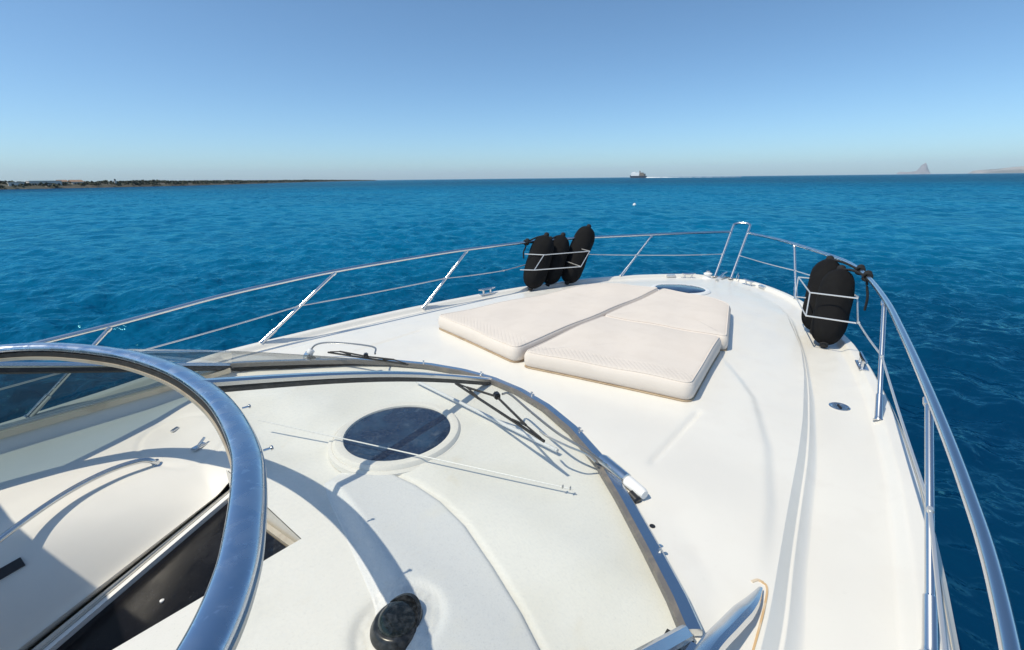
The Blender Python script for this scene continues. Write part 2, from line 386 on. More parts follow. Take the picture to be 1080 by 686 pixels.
# moulding vent slot, grab handle, chrome catches
ax = np.array([[.79, .0, .61], [0, -.71, .71], [-.5, -.6, .6]]); 
def on_inner(x, y, o=0): return (x, y, float(inner_z(x, y)) + o)
ns = []
P = [on_inner(-.30 + .02 * i, .635 + .001 * i, .004) for i in range(11)]
MB().sweep(P, [(-.02, -.004), (.02, -.004), (.02, .004), (-.02, .004)], up=(-.2, -.6, .7)).build('vent_slot', M['plastic'], yacht)
hpts = [(.43, .845, 1.46), (.415, .838, 1.50), (.37, .845, 1.522), (.26, .85, 1.527), (.13, .82, 1.522), (.0, .76, 1.51), (-.15, .67, 1.485), (-.32, .56, 1.44), (-.5, .44, 1.38)]
h = MB().tube(catmull(hpts, 8), .013, 12).build('grab_handle', M['steel'], yacht)
MB().lathe([(0, 0), (.028, 0), (.028, .005), (.016, .010), (.014, .03)], on_inner(.43, .845, -.004), seg=18).build('handle_base', M['steel'], h)
c = MB().box(on_inner(.60, 1.155, .006), (.05, .02, .012), .6, .003).build('chrome_catch', M['steel'], yacht)
c = MB().box(on_inner(.62, .83, .008), (.075, .035, .014), .35, .004).build('chrome_catch', M['steel'], yacht)
MB().tube([on_inner(.62, .83, .016), on_inner(.66, .85, .03)], .007, 8).build('catch_lever', M['steel'], c)

# compass
cc = (.632, -.895, float(inner_z(.632, -.895)) + .004)
cp = MB().lathe([(.0, 0), (.086, 0), (.090, .005), (.089, .013), (.085, .018), (.081, .030), (.075, .038), (.070, .041), (0, .041)], cc, seg=44).build('compass', M['compass'], yacht)
MB().lathe([(.064, .038), (.062, .048), (.053, .060), (.038, .069), (.018, .073), (0, .074)], cc, seg=36).build('compass_dome', M['compassglass'], cp)
arc = [np.array(cc) + np.array((.070 * math.cos(t), .070 * math.sin(t), .038)) for t in np.linspace(rad(-75), rad(75), 24)]
MB().sweep(arc, [(-.008, -.008), (.010, -.008), (.002, .036), (-.012, .040)], scale=[.25 + .75 * math.sin(math.pi * i / 23) for i in range(24)]).build('compass_hood', M['compass'], cp)

# oval skylight in the dash
oc = (1.315, 0.0); oz = float(inner_z(*oc))
def ring_on(f, r0, prof, n=56, c=(0, 0)):
    mb = MB(); V = []
    for dr, h in prof:
        for i in range(n):
            t = 2 * math.pi * i / n; x = c[0] + (r0[0] + dr) * math.cos(t); y = c[1] + (r0[1] + dr) * math.sin(t)
            V.append((x, y, float(f(x, y)) + h))
    return mb.add(V, grid_faces(len(prof), n, closed_v=True))
flat = lambda x, y: 1.5545 + .02 * (x - 1.3)
sk = ring_on(flat, (.275, .275), [(.085, -.03), (.082, -.004), (.066, .002), (.060, .000), (.055, .010), (.045, .020), (.020, .022), (.006, .019), (.001, .008), (.0, -.004)], c=oc).build('skylight', M['dashclean'], yacht)
mb = ring_on(flat, (.275, .275), [(.002, .010), (-.10, .012), (-.2745, .013)], c=oc); mb.build('skylight_glass', M['hatchglass'], sk)

# ---- windscreen
RAILC = [(.48, 0), (.472, .2), (.444, .4), (.398, .6), (.343, .75), (.275, .9), (.205, 1.03), (.11, 1.15), (-.02, 1.245), (-.25, 1.335), (-.7, 1.40), (-1.4, 1.44), (-2.4, 1.47)]
RZ = lambda x: np.interp(x, [-2.4, -.6, .0, .3, .5], [2.05, 2.10, 2.125, 2.135, 2.135])
rp = [(x, -y) for x, y in RAILC[:0:-1]] + RAILC
rail_path = catmull([(x, y, float(RZ(x))) for x, y in rp], 10)
# normal of the glass gives the tilt of the rail
base_c = lambda y: np.array([float(BX(y)), y, 1.598])
ups = []
for p in rail_path:
    yy = np.clip(p[1] * 1.22, -1.62, 1.62); b = base_c(yy)
    t = np.array([0, 0, 0.]); d = b - p; d[2] = d[2]; d /= np.linalg.norm(d)
    ups.append(None if False else (0.25 * abs(d[0]), .25 * d[1], 1))
sec = [(.0375 * math.cos(t) * (1 if abs(math.cos(t)) < .98 else 1), .021 * math.copysign(abs(math.sin(t)) ** .8, math.sin(t))) for t in np.linspace(0, 2 * math.pi, 25)[:-1]]
frame = MB().sweep(rail_path, sec, ups=ups).build('windscreen_rail', M['steelrail'], yacht, sharp=60)
# seal under the rail and its cream inner bead
def offset_path(path, off, dzz):
    P = np.array(path); t = np.gradient(P[:, :2], axis=0); t /= np.linalg.norm(t, axis=1)[:, None]
    n = np.stack([t[:, 1], -t[:, 0]], 1)      # for a path from starboard to port this points forward/outboard
    Q = P.copy(); Q[:, :2] += n * off; Q[:, 2] += dzz; return Q
MB().sweep(offset_path(rail_path, -.027, -.022), [(-.010, -.010), (.010, -.010), (.010, .010), (-.010, .010)]).build('rail_seal', M['rubber'], frame)
MB().sweep(offset_path(rail_path, -.031, -.038), [(-.011, -.008), (.011, -.008), (.011, .006), (-.011, .006)]).build('rail_bead', M['beige'], frame)
MB().sweep(offset_path(rail_path, .034, -.018), [(-.006, -.006), (.006, -.006), (.006, .006), (-.006, .006)]).build('rail_bead', M['alu'], frame)
for (x, y, s) in ((.47, -.30, 1), (.40, -.62, 1)):
    MB().tube([(x + .036, y, 2.128), (x + .055, y - .004, 2.128)], .004, 8).lathe([(0, 0), (.007, 0), (.007, .005), (0, .006)], (x + .055, y - .004, 2.128), (1, 0, 0), 10).build('snap_stud', M['steel'], frame)

# panes between base line and rail
def resample(P, n):
    P = np.array(P, float); d = np.concatenate([[0], np.cumsum(np.linalg.norm(np.diff(P, axis=0), axis=1))]); s = np.linspace(0, d[-1], n)
    return np.stack([np.interp(s, d, P[:, i]) for i in range(P.shape[1])], 1)
CORN_T = (-.25, 1.335, float(RZ(-.25)))
for sgn in (1, -1):
    ys_ = np.linspace(.012, 1.615, 40)
    B = resample([(float(BX(y)), sgn * y, 1.606) for y in ys_], 40)
    half = [p for p in catmull([(x, y * sgn, float(RZ(x)) - .012) for x, y in RAILC if x >= -.26], 8)]
    half[0][1] = sgn * .012
    T = resample(half, 40)
    nr = 10; V = []
    for k in range(nr):
        q = k / (nr - 1); bow_ = .035 * math.sin(math.pi * q)
        V += list(B * (1 - q) + T * q + np.array([bow_ * .3, 0, bow_]))
    F = grid_faces(nr, 40)
    if sgn < 0: F = [f[::-1] for f in F]
    g = link_mesh('windscreen_pane', V, F, M['glass'], yacht)
    # side pane
    nb = 24; Bs = np.stack([np.linspace(1.06, -2.35, nb), np.full(nb, sgn * 1.635), np.full(nb, 1.598)], 1)
    Ts = resample([(x, y * sgn, float(RZ(x)) - .012) for x, y in RAILC if x <= -.24], nb)
    V = list(Bs) + list(Ts); F = grid_faces(2, nb)
    if sgn < 0: F = [f[::-1] for f in F]
    link_mesh('windscreen_pane', V, F, M['tint'], yacht)
def normals_out(o):
    pass
# mullions: centre, and one at each corner
def bar(a, b, w, h, up=(0, 0, 1), name='mullion', m=None, bow=.035):
    q = np.linspace(0, 1, 14); a = np.array(a, float); b = np.array(b, float)
    P = [a + (b - a) * t + np.array([.3, 0, 1]) * bow * math.sin(math.pi * t) for t in q]
    s = [(-w, -h), (w, -h), (w, h * .3), (w * .6, h), (-w * .6, h), (-w, h * .3)]
    return MB().sweep(P, s, up=up).build(name, m or M['steel'], yacht)
cm = bar((2.045, 0, 1.612), (.48, 0, 2.145), .020, .012)
MB().sweep([(2.04 + (.50 - 2.04) * t + .0105 * math.sin(math.pi * t), 0, 1.588 + (2.112 - 1.588) * t + .035 * math.sin(math.pi * t)) for t in np.linspace(0, 1, 14)], [(-.017, -.012), (.017, -.012), (.017, .012), (-.017, .012)]).build('mullion_seal', M['rubber'], cm)
for sgn in (1, -1):
    k = bar((1.09, sgn * 1.625, 1.610), (CORN_T[0], sgn * CORN_T[1], CORN_T[2]), .022, .012, up=(.3, sgn * .6, 1), bow=.0)
    MB().sweep([(1.09 + (CORN_T[0] - 1.09) * t, sgn * (1.612 + (CORN_T[1] - .02 - 1.612) * t), 1.588 + (CORN_T[2] - .03 - 1.588) * t) for t in np.linspace(0, 1, 8)], [(-.016, -.012), (.016, -.012), (.016, .012), (-.016, .012)], up=(.3, sgn * .6, 1)).build('mullion_seal', M['rubber'], k)

# base trim along the foot of the glass
yb = np.linspace(-1.625, 1.625, 90)
base_path = np.array([(float(BX(y)), y, 1.6015) for y in yb])
side_s = [(x, -1.64, 1.592) for x in np.linspace(-2.3, 1.04, 20)]
def base_sweep(off, dzz, secn, P):
    return MB().sweep(offset_path(P, off, dzz), secn)
yb2 = catmull(base_path[::6], 4)
trim = base_sweep(.020, .010, [(-.024, -.020), (.024, -.020), (.024, .002), (.018, .006), (-.024, .008)], base_path).build('base_trim', M['steel'], yacht, sharp=25)
base_sweep(-.012, .012, [(-.010, -.018), (.010, -.018), (.010, .008), (-.010, .008)], base_path).build('trim_seal', M['greyseal'], trim)
for sgn in (1, -1):
    P = np.array([(x, sgn * 1.64, 1.594) for x in np.linspace(1.075, -2.35, 12)])
    st = MB().sweep(P, [(-.034, -.014), (.034, -.014), (.034, .014), (-.034, .014)]).build('base_trim', M['alu'] if sgn > 0 else M['steel'], yacht, sharp=25)
    P2 = P.copy(); P2[:, 1] -= sgn * .05; P2[:, 2] -= .004
    MB().sweep(P2, [(-.016, -.02), (.016, -.02), (.016, .012), (-.016, .012)]).build('trim_seal', M['beige'] if sgn > 0 else M['rubber'], st)
for y in (-1.42, -1.12, -.78, -.34, .10, .55):
    p = np.array([float(BX(y)) + .028, y * 1.012, 1.608])
    MB().lathe([(.003, 0), (.003, .018), (.008, .020), (.008, .025), (0, .026)], p, (.3, .2 * np.sign(y), 1), 10).build('snap_stud', M['steel'], trim)

# wipers
def wiper(arm, blade, jt, piv, body, blend, mblack):
    w = MB().tube(catmull(arm, 6), .0062, 8).build('wiper', M['wiperarm'], yacht)
    a, b = np.array(blade[0], float), np.array(blade[1], float); j = np.array(jt, float)
    bl = MB(); q = np.linspace(0, 1, 12)
    bl.sweep([a + (b - a) * t for t in q], [(-.004, -.008), (.004, -.008), (.0055, .002), (-.0055, .002)])
    up = np.array([0, 0, .030])
    m1, m2 = a + (b - a) * .16, a + (b - a) * .84
    for e0, e1 in ((.03, .30), (.70, .97)):
        p0, p1 = a + (b - a) * e0, a + (b - a) * e1
        bl.tube([p0 + (0, 0, .004), (p0 + p1) / 2 + up * .6, p1 + (0, 0, .004)], .0042, 8)
    bl.tube([a + (b - a) * .165 + up * .6, j + up * .2, a + (b - a) * .835 + up * .6], .0062, 8)
    bl.build('wiper_blade', M['rubber'], w)
    MB().box(j + (0, 0, .012), (.045, .030, .032), 1.0, .006).build('blade_joint', M['plastic'], w)
    d = np.array(body, float) - np.array(piv, float); L = np.linalg.norm(d); d = d / L
    MB().lathe([(0, 0), (.024, 0), (.030, .02), (.029, L * .60), (.020, L * .62)], piv, d, 20).build('wiper_motor', M['steel'], w)
    MB().lathe([(0, L * .61), (.023, L * .62), (.025, L * .66), (.024, L * .94), (.018, L), (0, L)], piv, d, 20).build('motor_collar', M['white'], w)
    MB().lathe([(0, 0), (.021, .0), (.022, .04), (.016, .048), (0, .05)], np.array(body) - d * .05 + (d[1] * .03, -d[0] * .03, -.018), (d[0], d[1], -.2), 16).build('motor_cap', M['plastic'], w)
    return w
wiper([(1.625, -1.05, 1.655), (1.60, -.98, 1.70), (1.59, -.835, 1.736), (1.66, -.63, 1.745), (1.735, -.43, 1.755), (1.68, -.425, 1.775)],
      [(1.641, -.11, 1.765), (1.442, -.867, 1.777)], (1.63, -.43, 1.775), (1.675, -1.02, 1.632), (1.575, -1.275, 1.618), None, None)
wiper([(1.525, 1.325, 1.64), (1.57, 1.28, 1.705), (1.65, 1.15, 1.725), (1.76, .86, 1.728), (1.70, .74, 1.72)],
      [(1.565, 1.12, 1.685), (1.765, .47, 1.690)], (1.66, .79, 1.695), (1.50, 1.335, 1.60), (1.545, 1.31, 1.665), None, None)
# washer hose by the starboard wiper
MB().tube(catmull([(1.60, -1.03, 1.66), (1.585, -.99, 1.69), (1.52, -.93, 1.74), (1.50, -.84, 1.762), (1.53, -.78, 1.752)], 8), .005, 8).build('washer_hose', M['alu'], yacht)

# ---- unseen arch added over the cockpit to shade the aft end of the port moulding
ta = MB(); prof_ = [(-.30, -.05), (.26, -.05), (.30, -.02), (.27, .03), (-.27, .05), (-.30, .02)]
pa = catmull([(-2.3, 2.02, 1.50), (-1.75, 1.97, 2.05), (-1.10, 1.80, 2.48), (-.96, 1.2, 2.60), (-.94, 0, 2.64), (-.96, -1.2, 2.60), (-1.10, -1.80, 2.48), (-1.75, -1.97, 2.05), (-2.3, -2.02, 1.50)], 8)
ta.sweep(pa, prof_, ups=[(.35, 0, 1) if abs(p[1]) < 1.6 else (.6, np.sign(p[1]) * .9, .5) for p in pa]).build('added_shade_arch', M['gel'], yacht)

# ---- stanchions, rails and wires
ST = [((5.941, 1.076), (6.471, .889, 2.068)), ((3.133, 1.967), (3.737, 1.866, 2.095)), ((1.53, 2.172), (2.236, 2.076, 2.055)), ((.085, 2.21), (.60, 2.215, 1.91)), ((-1.5, 2.23), (-.95, 2.235, 1.81))]
RAILP = [(7.50, .113, 2.062), (7.30, .27, 2.063), (6.95, .58, 2.063), (6.471, .889, 2.068), (5.95, 1.18, 2.075), (5.3, 1.50, 2.086), (4.6, 1.70, 2.095), (3.737, 1.866, 2.095), (3.0, 1.975, 2.08), (2.236, 2.078, 2.055), (1.66, 2.155, 2.015), (1.25, 2.195, 1.98), (.60, 2.22, 1.91), (-.2, 2.24, 1.85), (-.95, 2.24, 1.81), (-2.5, 2.24, 1.76)]
for sgn in (1, -1):
    f = lambda p: (p[0], p[1] * sgn, p[2])
    rl = MB().tube(catmull([f(p) for p in RAILP], 8), .0165, 14).build('guard_rail', M['steel'], yacht)
    mids = [f((7.22, .111, 1.765))]
    for (bx, by), tp in ST:
        b = np.array([bx, by, dz(bx, by)]); t = np.array(tp) - (0, 0, .010); ax_ = (t - b) / np.linalg.norm(t - b)
        s = MB().tube([f(b), f(t)], .0135, 12).build('stanchion', M['steel'], rl)
        MB().lathe([(.0, 0), (.0165, 0), (.0185, .006), (.0185, .03), (0, .032)], f(t - ax_ * .035), f(ax_), 14).build('rail_collar', M['steel'], rl)
        base = MB().lathe([(0, -.004), (.026, -.004), (.026, .003), (.021, .008), (.0195, .02), (.0185, .16), (.0145, .165)], f(b), f(ax_), 18)
        put(base.build('stanchion_base', M['steel'], None), rl)
        m_ = b + (t - b) * .51
        mids.append(f(m_ + np.array([0, -.0, 0])))
    mids[2:2] = [f((5.10, 1.52, 1.92)), f((4.90, 1.67, 1.85)), f((4.22, 1.738, 1.80))]
    w = MB()
    for a, b in zip(mids[:-1], mids[1:]):
        a, b = np.array(a), np.array(b); w.tube([a + (b - a) * t - np.array([0, 0, .008 * math.sin(math.pi * t)]) for t in np.linspace(0, 1, 8)], .006, 8)
        w.lathe([(.0, 0), (.010, .0), (.010, .03), (.0, .032)], a, b - a, 8)
    w.build('guard_wire', M['wire'], rl)
pul = MB()
lt = lambda s: [(6.938, .109 * s, 1.468), (7.27, .111 * s, 1.82), (7.56, .113 * s, 2.13), (7.605, .100 * s, 2.170)]
pth = catmull(lt(1), 6).tolist() + catmull([(7.63, .06, 2.183), (7.63, -.06, 2.183)], 3).tolist() + catmull(lt(-1)[::-1], 6).tolist()
pp = pul.tube(pth, .0165, 14).build('pulpit', M['steel'], yacht)
for s in (1, -1):
    MB().lathe([(0, 0), (.036, 0), (.036, .006), (.022, .012), (.019, .05)], (6.938, .109 * s, 1.462), (.68, 0, .73), 16).build('pulpit_foot', M['steel'], pp)

# cleats, windlass, deck filler, bow hatch, starboard grab rail
def cleat(x, y, ang, L=.24):
    z = dz(x, y); d = np.array([math.cos(ang), math.sin(ang), 0]); c = np.array([x, y, z])
    mb = MB()
    for s in (-1, 1): mb.lathe([(.026, -.002), (.026, .004), (.014, .012), (.012, .05)], c + d * s * .05, seg=14)
    mb.tube([c + d * t * L / 2 + np.array([0, 0, .055 + .008 * abs(t) ** 2]) for t in (-1, -.85, -.5, 0, .5, .85, 1)], .013, 10, scale=[.5, .85, 1, 1.05, 1, .85, .5])
    mb.box(c + (0, 0, .003), (.2, .055, .008), ang, .003)
    mb.build('cleat', M['steel'], yacht)
for s in (1, -1):
    cleat(3.99, s * 1.82, -s * .22); cleat(6.70, s * .40, -s * .9, .2)
    MB().box((6.55, s * .60, dz(6.55, s * .60) + .014), (.14, .05, .03), -s * .7, .008).build('bow_fairlead', M['steel'], yacht)
wl = MB().lathe([(0, 0), (.07, 0), (.07, .012), (.045, .02), (.040, .05), (.056, .062), (.056, .078), (.03, .09), (0, .092)], (6.80, .165, dz(6.80, .165)), seg=24).build('windlass', M['white'], yacht)
MB().lathe([(0, 0), (.03, 0), (.03, .02), (.01, .03), (0, .03)], (6.80, .165, dz(6.8, .165) + .09), seg=16).build('windlass_cap', M['steel'], wl)
MB().box((6.88, 0, dz(6.88, 0) + .02), (.22, .075, .03), 0, .008).tube([(6.80, 0, 1.50), (6.95, 0, 1.53), (7.1, 0, 1.53)], .014, 10).build('anchor_roller', M['steel'], yacht)
loop = [(6.925 + .05 * math.cos(t), -.20 + .0 * t, 1.47 + .045 + .05 * math.sin(t)) for t in np.linspace(-.9, math.pi + .9, 14)]
MB().tube(loop, .007, 8).build('bow_ring', M['steel'], yacht)
MB().lathe([(0, 0), (.02, 0), (.02, .02), (.012, .025), (0, .025)], (6.52, -.05, dz(6.52, -.05)), seg=14).build('deck_switch', M['alu'], yacht)
MB().lathe([(0, -.002), (.011, -.002), (.011, .002), (.007, .003), (0, .0015)], (1.46, -1.36, dz(1.46, -1.36)), seg=14).build('deck_drain', M['plastic'], yacht)
fl = MB().lathe([(0, -.002), (.056, -.002), (.056, .003), (.050, .006), (.040, .0045), (.037, .002), (0, .002)], (3.245, -1.775, dz(3.245, -1.775)), (0, .0, 1), 30).build('deck_filler', M['steel'], yacht)
MB().box((3.245, -1.775, dz(3.245, -1.775) + .006), (.05, .008, .006), .5, .001).build('filler_slot', M['plastic'], fl)
hc = (5.345, .015)
bh = ring_on(lambda x, y: deck_z(x, y), (.285, .275), [(.06, -.012), (.058, .008), (.04, .020), (.012, .022), (.0, .018), (-.004, .004)], c=hc).build('bow_hatch', M['white'], yacht)
ring_on(lambda x, y: deck_z(x, y), (.285, .275), [(.001, .016), (-.012, .021), (-.15, .026), (-.284, .028)], c=hc).build('hatch_glass', M['hatchglass'], bh)
MB().box((5.655, .0, dz(5.655, 0) + .012), (.03, .12, .012), 0, .004).build('hatch_hinge', M['steel'], bh)
# grab rail in its rust-edged pocket on the starboard side
gp = [(1.42, -1.745), (1.33, -1.738), (1.2, -1.715), (1.05, -1.69), (.85, -1.68), (.4, -1.68), (-.4, -1.68)]
gr = MB().sweep(catmull([(x, y, dz(max(x, 1.2), -1.72) + .012 + .05 * min(1, (1.42 - x) / .35)) for x, y in gp], 6), [(-.028, -.012), (.028, -.012), (.026, .010), (.012, .018), (-.016, .018), (-.028, .008)], scale=[.22 + .78 * min(1, i / 9) for i in range(37)], up=(.15, .3, 1)).build('grab_rail', M['steel'], yacht)
MB().sweep(catmull([(1.46 - .02 * 0, -1.742, dz(1.46, -1.742) + .001), (1.452, -1.757, dz(1.45, -1.757) + .001), (1.40, -1.767, dz(1.40, -1.767) + .001), (1.25, -1.777, dz(1.25, -1.777) + .001), (.9, -1.79, dz(.9, -1.79))], 6), [(-.0035, -.002), (.0035, -.002), (.003, .002), (-.003, .002)]).build('pocket_sealant', M['stain'], gr)
MB().sweep(catmull([(1.44, -1.715, dz(1.44, -1.715) + .001), (1.46, -1.728, dz(1.46, -1.728) + .001), (1.462, -1.745, dz(1.46, -1.745) + .001)], 6), [(-.005, -.002), (.005, -.002), (.004, .002), (-.004, .002)]).build('pocket_sealant', M['stain'], gr)

# fender racks on the rails
def rack(P_up, P_lo, sgn):
    mb = MB()
    f = lambda p: (p[0], p[1] * sgn, p[2])
    for P in (P_up, P_lo): mb.tube([f(p) for p in P], .0056, 8)
    for a, b in ((P_up[1], P_lo[1]), (P_up[2], P_lo[2])): mb.tube([f(a), f(b)], .0050, 8)
    mb.build('fender_rack', M['rackwire'], yacht)
rack([(4.40, 1.70, 1.94), (4.40, 1.38, 1.94), (5.04, 1.19, 1.94), (5.06, 1.56, 1.94)], [(4.20, 1.73, 1.795), (4.20, 1.405, 1.795), (4.84, 1.22, 1.795), (4.88, 1.60, 1.795)], -1)
rack([(4.52, 1.66, 1.965), (4.60, 1.43, 1.965), (5.18, 1.14, 1.965), (5.36, 1.46, 1.965)], [(4.30, 1.56, 1.815), (4.38, 1.41, 1.815), (4.90, 1.09, 1.815), (5.10, 1.42, 1.815)], 1)

# ------------------------------------------------------------------ fenders
def fender(bot, top, r, label, tie, squash=1.0):
    b, t = np.array(bot, float), np.array(top, float); L = np.linalg.norm(t - b); d = (t - b) / L
    prof = [(0, 0), (r * .22, .004), (r * .5, .022), (r * .78, .065), (r * .95, .13), (r, .21), (r * 1.0, L * .5), (r, L - .21), (r * .93, L - .12), (r * .72, L - .055), (r * .42, L - .018), (r * .2, L - .004), (0, L)]
    prof2 = catmull([(p[0], p[1], 0) for p in prof], 3)
    e = empty('fender', tuple(b)); tag(e, label, 'fender', 'black covered fenders stowed in the rail racks')
    mb = MB(); mb.lathe([(max(0, p[0]), p[1]) for p in prof2], b, d, 32)
    # soft fabric: gentle creases
    V = []
    for v in mb.v:
        q = np.array(v) - b; h = np.dot(q, d); rr = q - d * h; n = np.linalg.norm(rr)
        if n > 1e-6:
            an = math.atan2(rr[1], rr[0]); k = 1 + .022 * math.sin(5 * an + h * 9) + .014 * math.sin(9 * an - h * 22)
            rr = rr * k
        V.append(b + d * h + rr)
    mb.v = [tuple(map(float, v)) for v in V]
    mb.build('fender_cover', M['fabric'], e, sharp=0)
    MB().lathe([(0, -.02), (.028, -.018), (.034, .0), (.030, .03), (.02, .04)], t, d, 14).build('fender_collar', M['rope'], e)
    MB().lathe([(.02, -.03), (.03, -.02), (.03, .01), (.0, .012)], b, d, 14).build('fender_collar', M['rope'], e)
    ends, knot, tail = tie
    ro = MB().tube(catmull([t + d * .01, (t + np.array(knot)) / 2 + (0, 0, .02), np.array(knot)], 6), .010, 8)
    k = np.array(knot)
    for a in range(3):
        ro.tube([k + (.014 * a - .014, .028 * math.cos(q), .028 * math.sin(q)) for q in np.linspace(0, 6.0, 12)], .011, 8)
    ro.lathe([(0, -.03), (.024, -.02), (.03, 0), (.022, .022), (0, .03)], k + (.02, 0, .02), (1, .3, .2), 10)
    if tail: ro.tube(catmull([k + (.0, 0, 0), k + (tail[0] * .3, tail[1] * .3 , -.06), k + (tail[0], tail[1], -tail[2] * .6), k + (tail[0] * .8, tail[1], -tail[2])], 6), .009, 8)
    ro.build('lanyard', M['rope'], e)
def railpt(x, s):
    P = catmull(RAILP, 8); i = np.argmin(abs(P[:, 0] - x)); return (P[i][0], s * P[i][1], P[i][2])
fender((4.36, -1.545, 1.545), (4.80, -1.525, 2.08), .125, 'nearer black fender of the pair in the starboard rail rack, with hanging ropes', (0, railpt(4.45, -1), (-.02, -.03, .26)))
fender((4.72, -1.42, 1.545), (5.18, -1.395, 2.10), .125, 'farther black fender of the starboard rail rack, half hidden behind its neighbour', (0, railpt(4.75, -1), None))
fender((4.52, 1.57, 1.55), (4.84, 1.57, 2.16), .145, 'upright black fender at the aft end of the port rail rack, leftmost of three', (0, railpt(4.62, 1), (-.02, .03, .2)))
fender((4.84, 1.54, 1.55), (5.18, 1.55, 2.13), .135, 'black fender squeezed between two others in the port rail rack, partly hidden', (0, railpt(5.0, 1), None))
fender((5.08, 1.40, 1.55), (5.60, 1.42, 2.21), .14, 'black fender leaning well forward above the rail, rightmost of three in the port rack', (0, railpt(5.35, 1), (.05, -.02, .38)))

# ------------------------------------------------------------------ sunbathing cushions
def rounded_poly(corners, radii, n=8):
    P = [np.array(c, float) for c in corners]; out = []
    for i, p in enumerate(P):
        a, b = P[i - 1], P[(i + 1) % len(P)]; r = radii[i]
        p0 = p + (a - p) / np.linalg.norm(a - p) * r; p1 = p + (b - p) / np.linalg.norm(b - p) * r
        for k in range(n + 1):
            t = k / n; out.append((1 - t) ** 2 * p0 + 2 * t * (1 - t) * p + t * t * p1)
    out = np.array(out); d = np.concatenate([[0], np.cumsum(np.linalg.norm(np.diff(np.vstack([out, out[:1]]), axis=0), axis=1))])
    cl = np.vstack([out, out[:1]]); s = np.linspace(0, d[-1], 241)[:-1]
    return np.stack([np.interp(s, d, cl[:, i]) for i in range(2)], 1)
def cushion(corners, radii, T, label, quilt_edge, er=.036, lift=.010):
    poly = rounded_poly(corners, radii)
    area = np.sum(poly[:, 0] * np.roll(poly[:, 1], -1) - np.roll(poly[:, 0], -1) * poly[:, 1])
    if area < 0: poly = poly[::-1]
    tn = np.roll(poly, -1, 0) - np.roll(poly, 1, 0); tn /= np.linalg.norm(tn, axis=1)[:, None]
    inn = np.stack([-tn[:, 1], tn[:, 0]], 1); c = poly.mean(0); n = len(poly)
    rings = [(.03, 0), (.008, .0), (.0, .012), (-.004, T * .35), (-.003, T - er)] + [(er * (1 - math.cos(a)), T - er + er * math.sin(a)) for a in np.linspace(.2, math.pi / 2, 6)] + [(er + .008, T + .001)]
    V = []; Qz = []
    def q(x, y):
        s0, s1 = np.array(quilt_edge[0]), np.array(quilt_edge[1]); e = (s1 - s0) / np.linalg.norm(s1 - s0); nrm = np.array([-e[1], e[0]])
        return abs(np.dot(np.array([x, y]) - s0, nrm))
    for off, h in rings:
        for p, i_ in zip(poly, inn):
            x, y = p + i_ * off; wob = .004 * math.sin(7 * x + 3 * y) + .003 * math.sin(13 * y - 5 * x)
            V.append((x, y, dz(x, y) + lift + h + (wob * (h / T)))); Qz.append(1.0 if (q(x, y) < .15 and h > T * .93) else 0.0)
    inner = poly + inn * (er + .008)
    for k in range(1, 13):
        t = k / 12.6
        for p in inner:
            x, y = p * (1 - t) + c * t; wob = .004 * math.sin(7 * x + 3 * y) + .003 * math.sin(13 * y - 5 * x)
            V.append((x, y, dz(x, y) + lift + T + .002 + wob)); Qz.append(1.0 if (q(x, y) < .16) else 0.0)
    nr = len(rings) + 12; F = grid_faces(nr, n, closed_v=True); V.append((c[0], c[1], dz(*c) + lift + T + .002 + .004 * math.sin(7 * c[0] + 3 * c[1]) + .003 * math.sin(13 * c[1] - 5 * c[0]))); Qz.append(0.)
    F += [((nr - 1) * n + i, nr * n, (nr - 1) * n + (i + 1) % n) for i in range(n)]
    loc = np.array([c[0], c[1], dz(*c)])
    o = link_mesh('sun_cushion', [np.array(v) - loc for v in V], F, M['cushion']); o.location = loc
    at = o.data.attributes.new('quilt', 'FLOAT', 'POINT'); at.data.foreach_set('value', Qz)
    tag(o, label, 'cushion', 'cream sunbathing cushions on the foredeck')
    bb = []; 
    for off, h in ((.020, 0), (-.001, 0), (-.003, .003), (-.001, .008), (.02, .008)):
        for p, i_ in zip(poly, inn): bb.append((p[0] + i_[0] * off, p[1] + i_[1] * off, dz(*(p + i_ * off)) + .001 + h))
    put(link_mesh('base_board', bb, grid_faces(5, n, closed_v=True), M['board']), o)
    # piping runs round the top edge
    er_ = [(p + i_ * er * .5) for p, i_ in zip(poly, inn)]
    pi = MB().tube([(x, y, dz(x, y) + lift + T - er * .10 + .004 * math.sin(7 * x + 3 * y) + .003 * math.sin(13 * y - 5 * x)) for x, y in er_], .0042, 6, closed=True).build('piping', M['cushion'], None)
    put(pi, o)
    return o
cushion([(2.335, .02), (2.575, 1.11), (4.60, .72), (4.70, .55), (4.75, .012)], [.085, .065, .07, .07, .06], .110, 'long one-piece cream sun cushion on the port side of the foredeck', ((2.335, .02), (2.575, 1.11)))
cushion([(2.325, -.035), (2.52, -1.125), (3.53, -.985), (3.455, -.018)], [.065, .065, .06, .06], .110, 'cream sun cushion with quilted aft end, on the starboard side nearest the windscreen', ((2.325, -.035), (2.52, -1.125)))
cushion([(3.467, -.012), (3.54, -1.025), (4.58, -.75), (4.68, -.60), (4.75, -.012)], [.06, .065, .08, .07, .06], .110, 'shorter cream sun cushion on the starboard side, between the quilted one and the bow hatch', ((4.75, -.78), (4.84, -.5)))

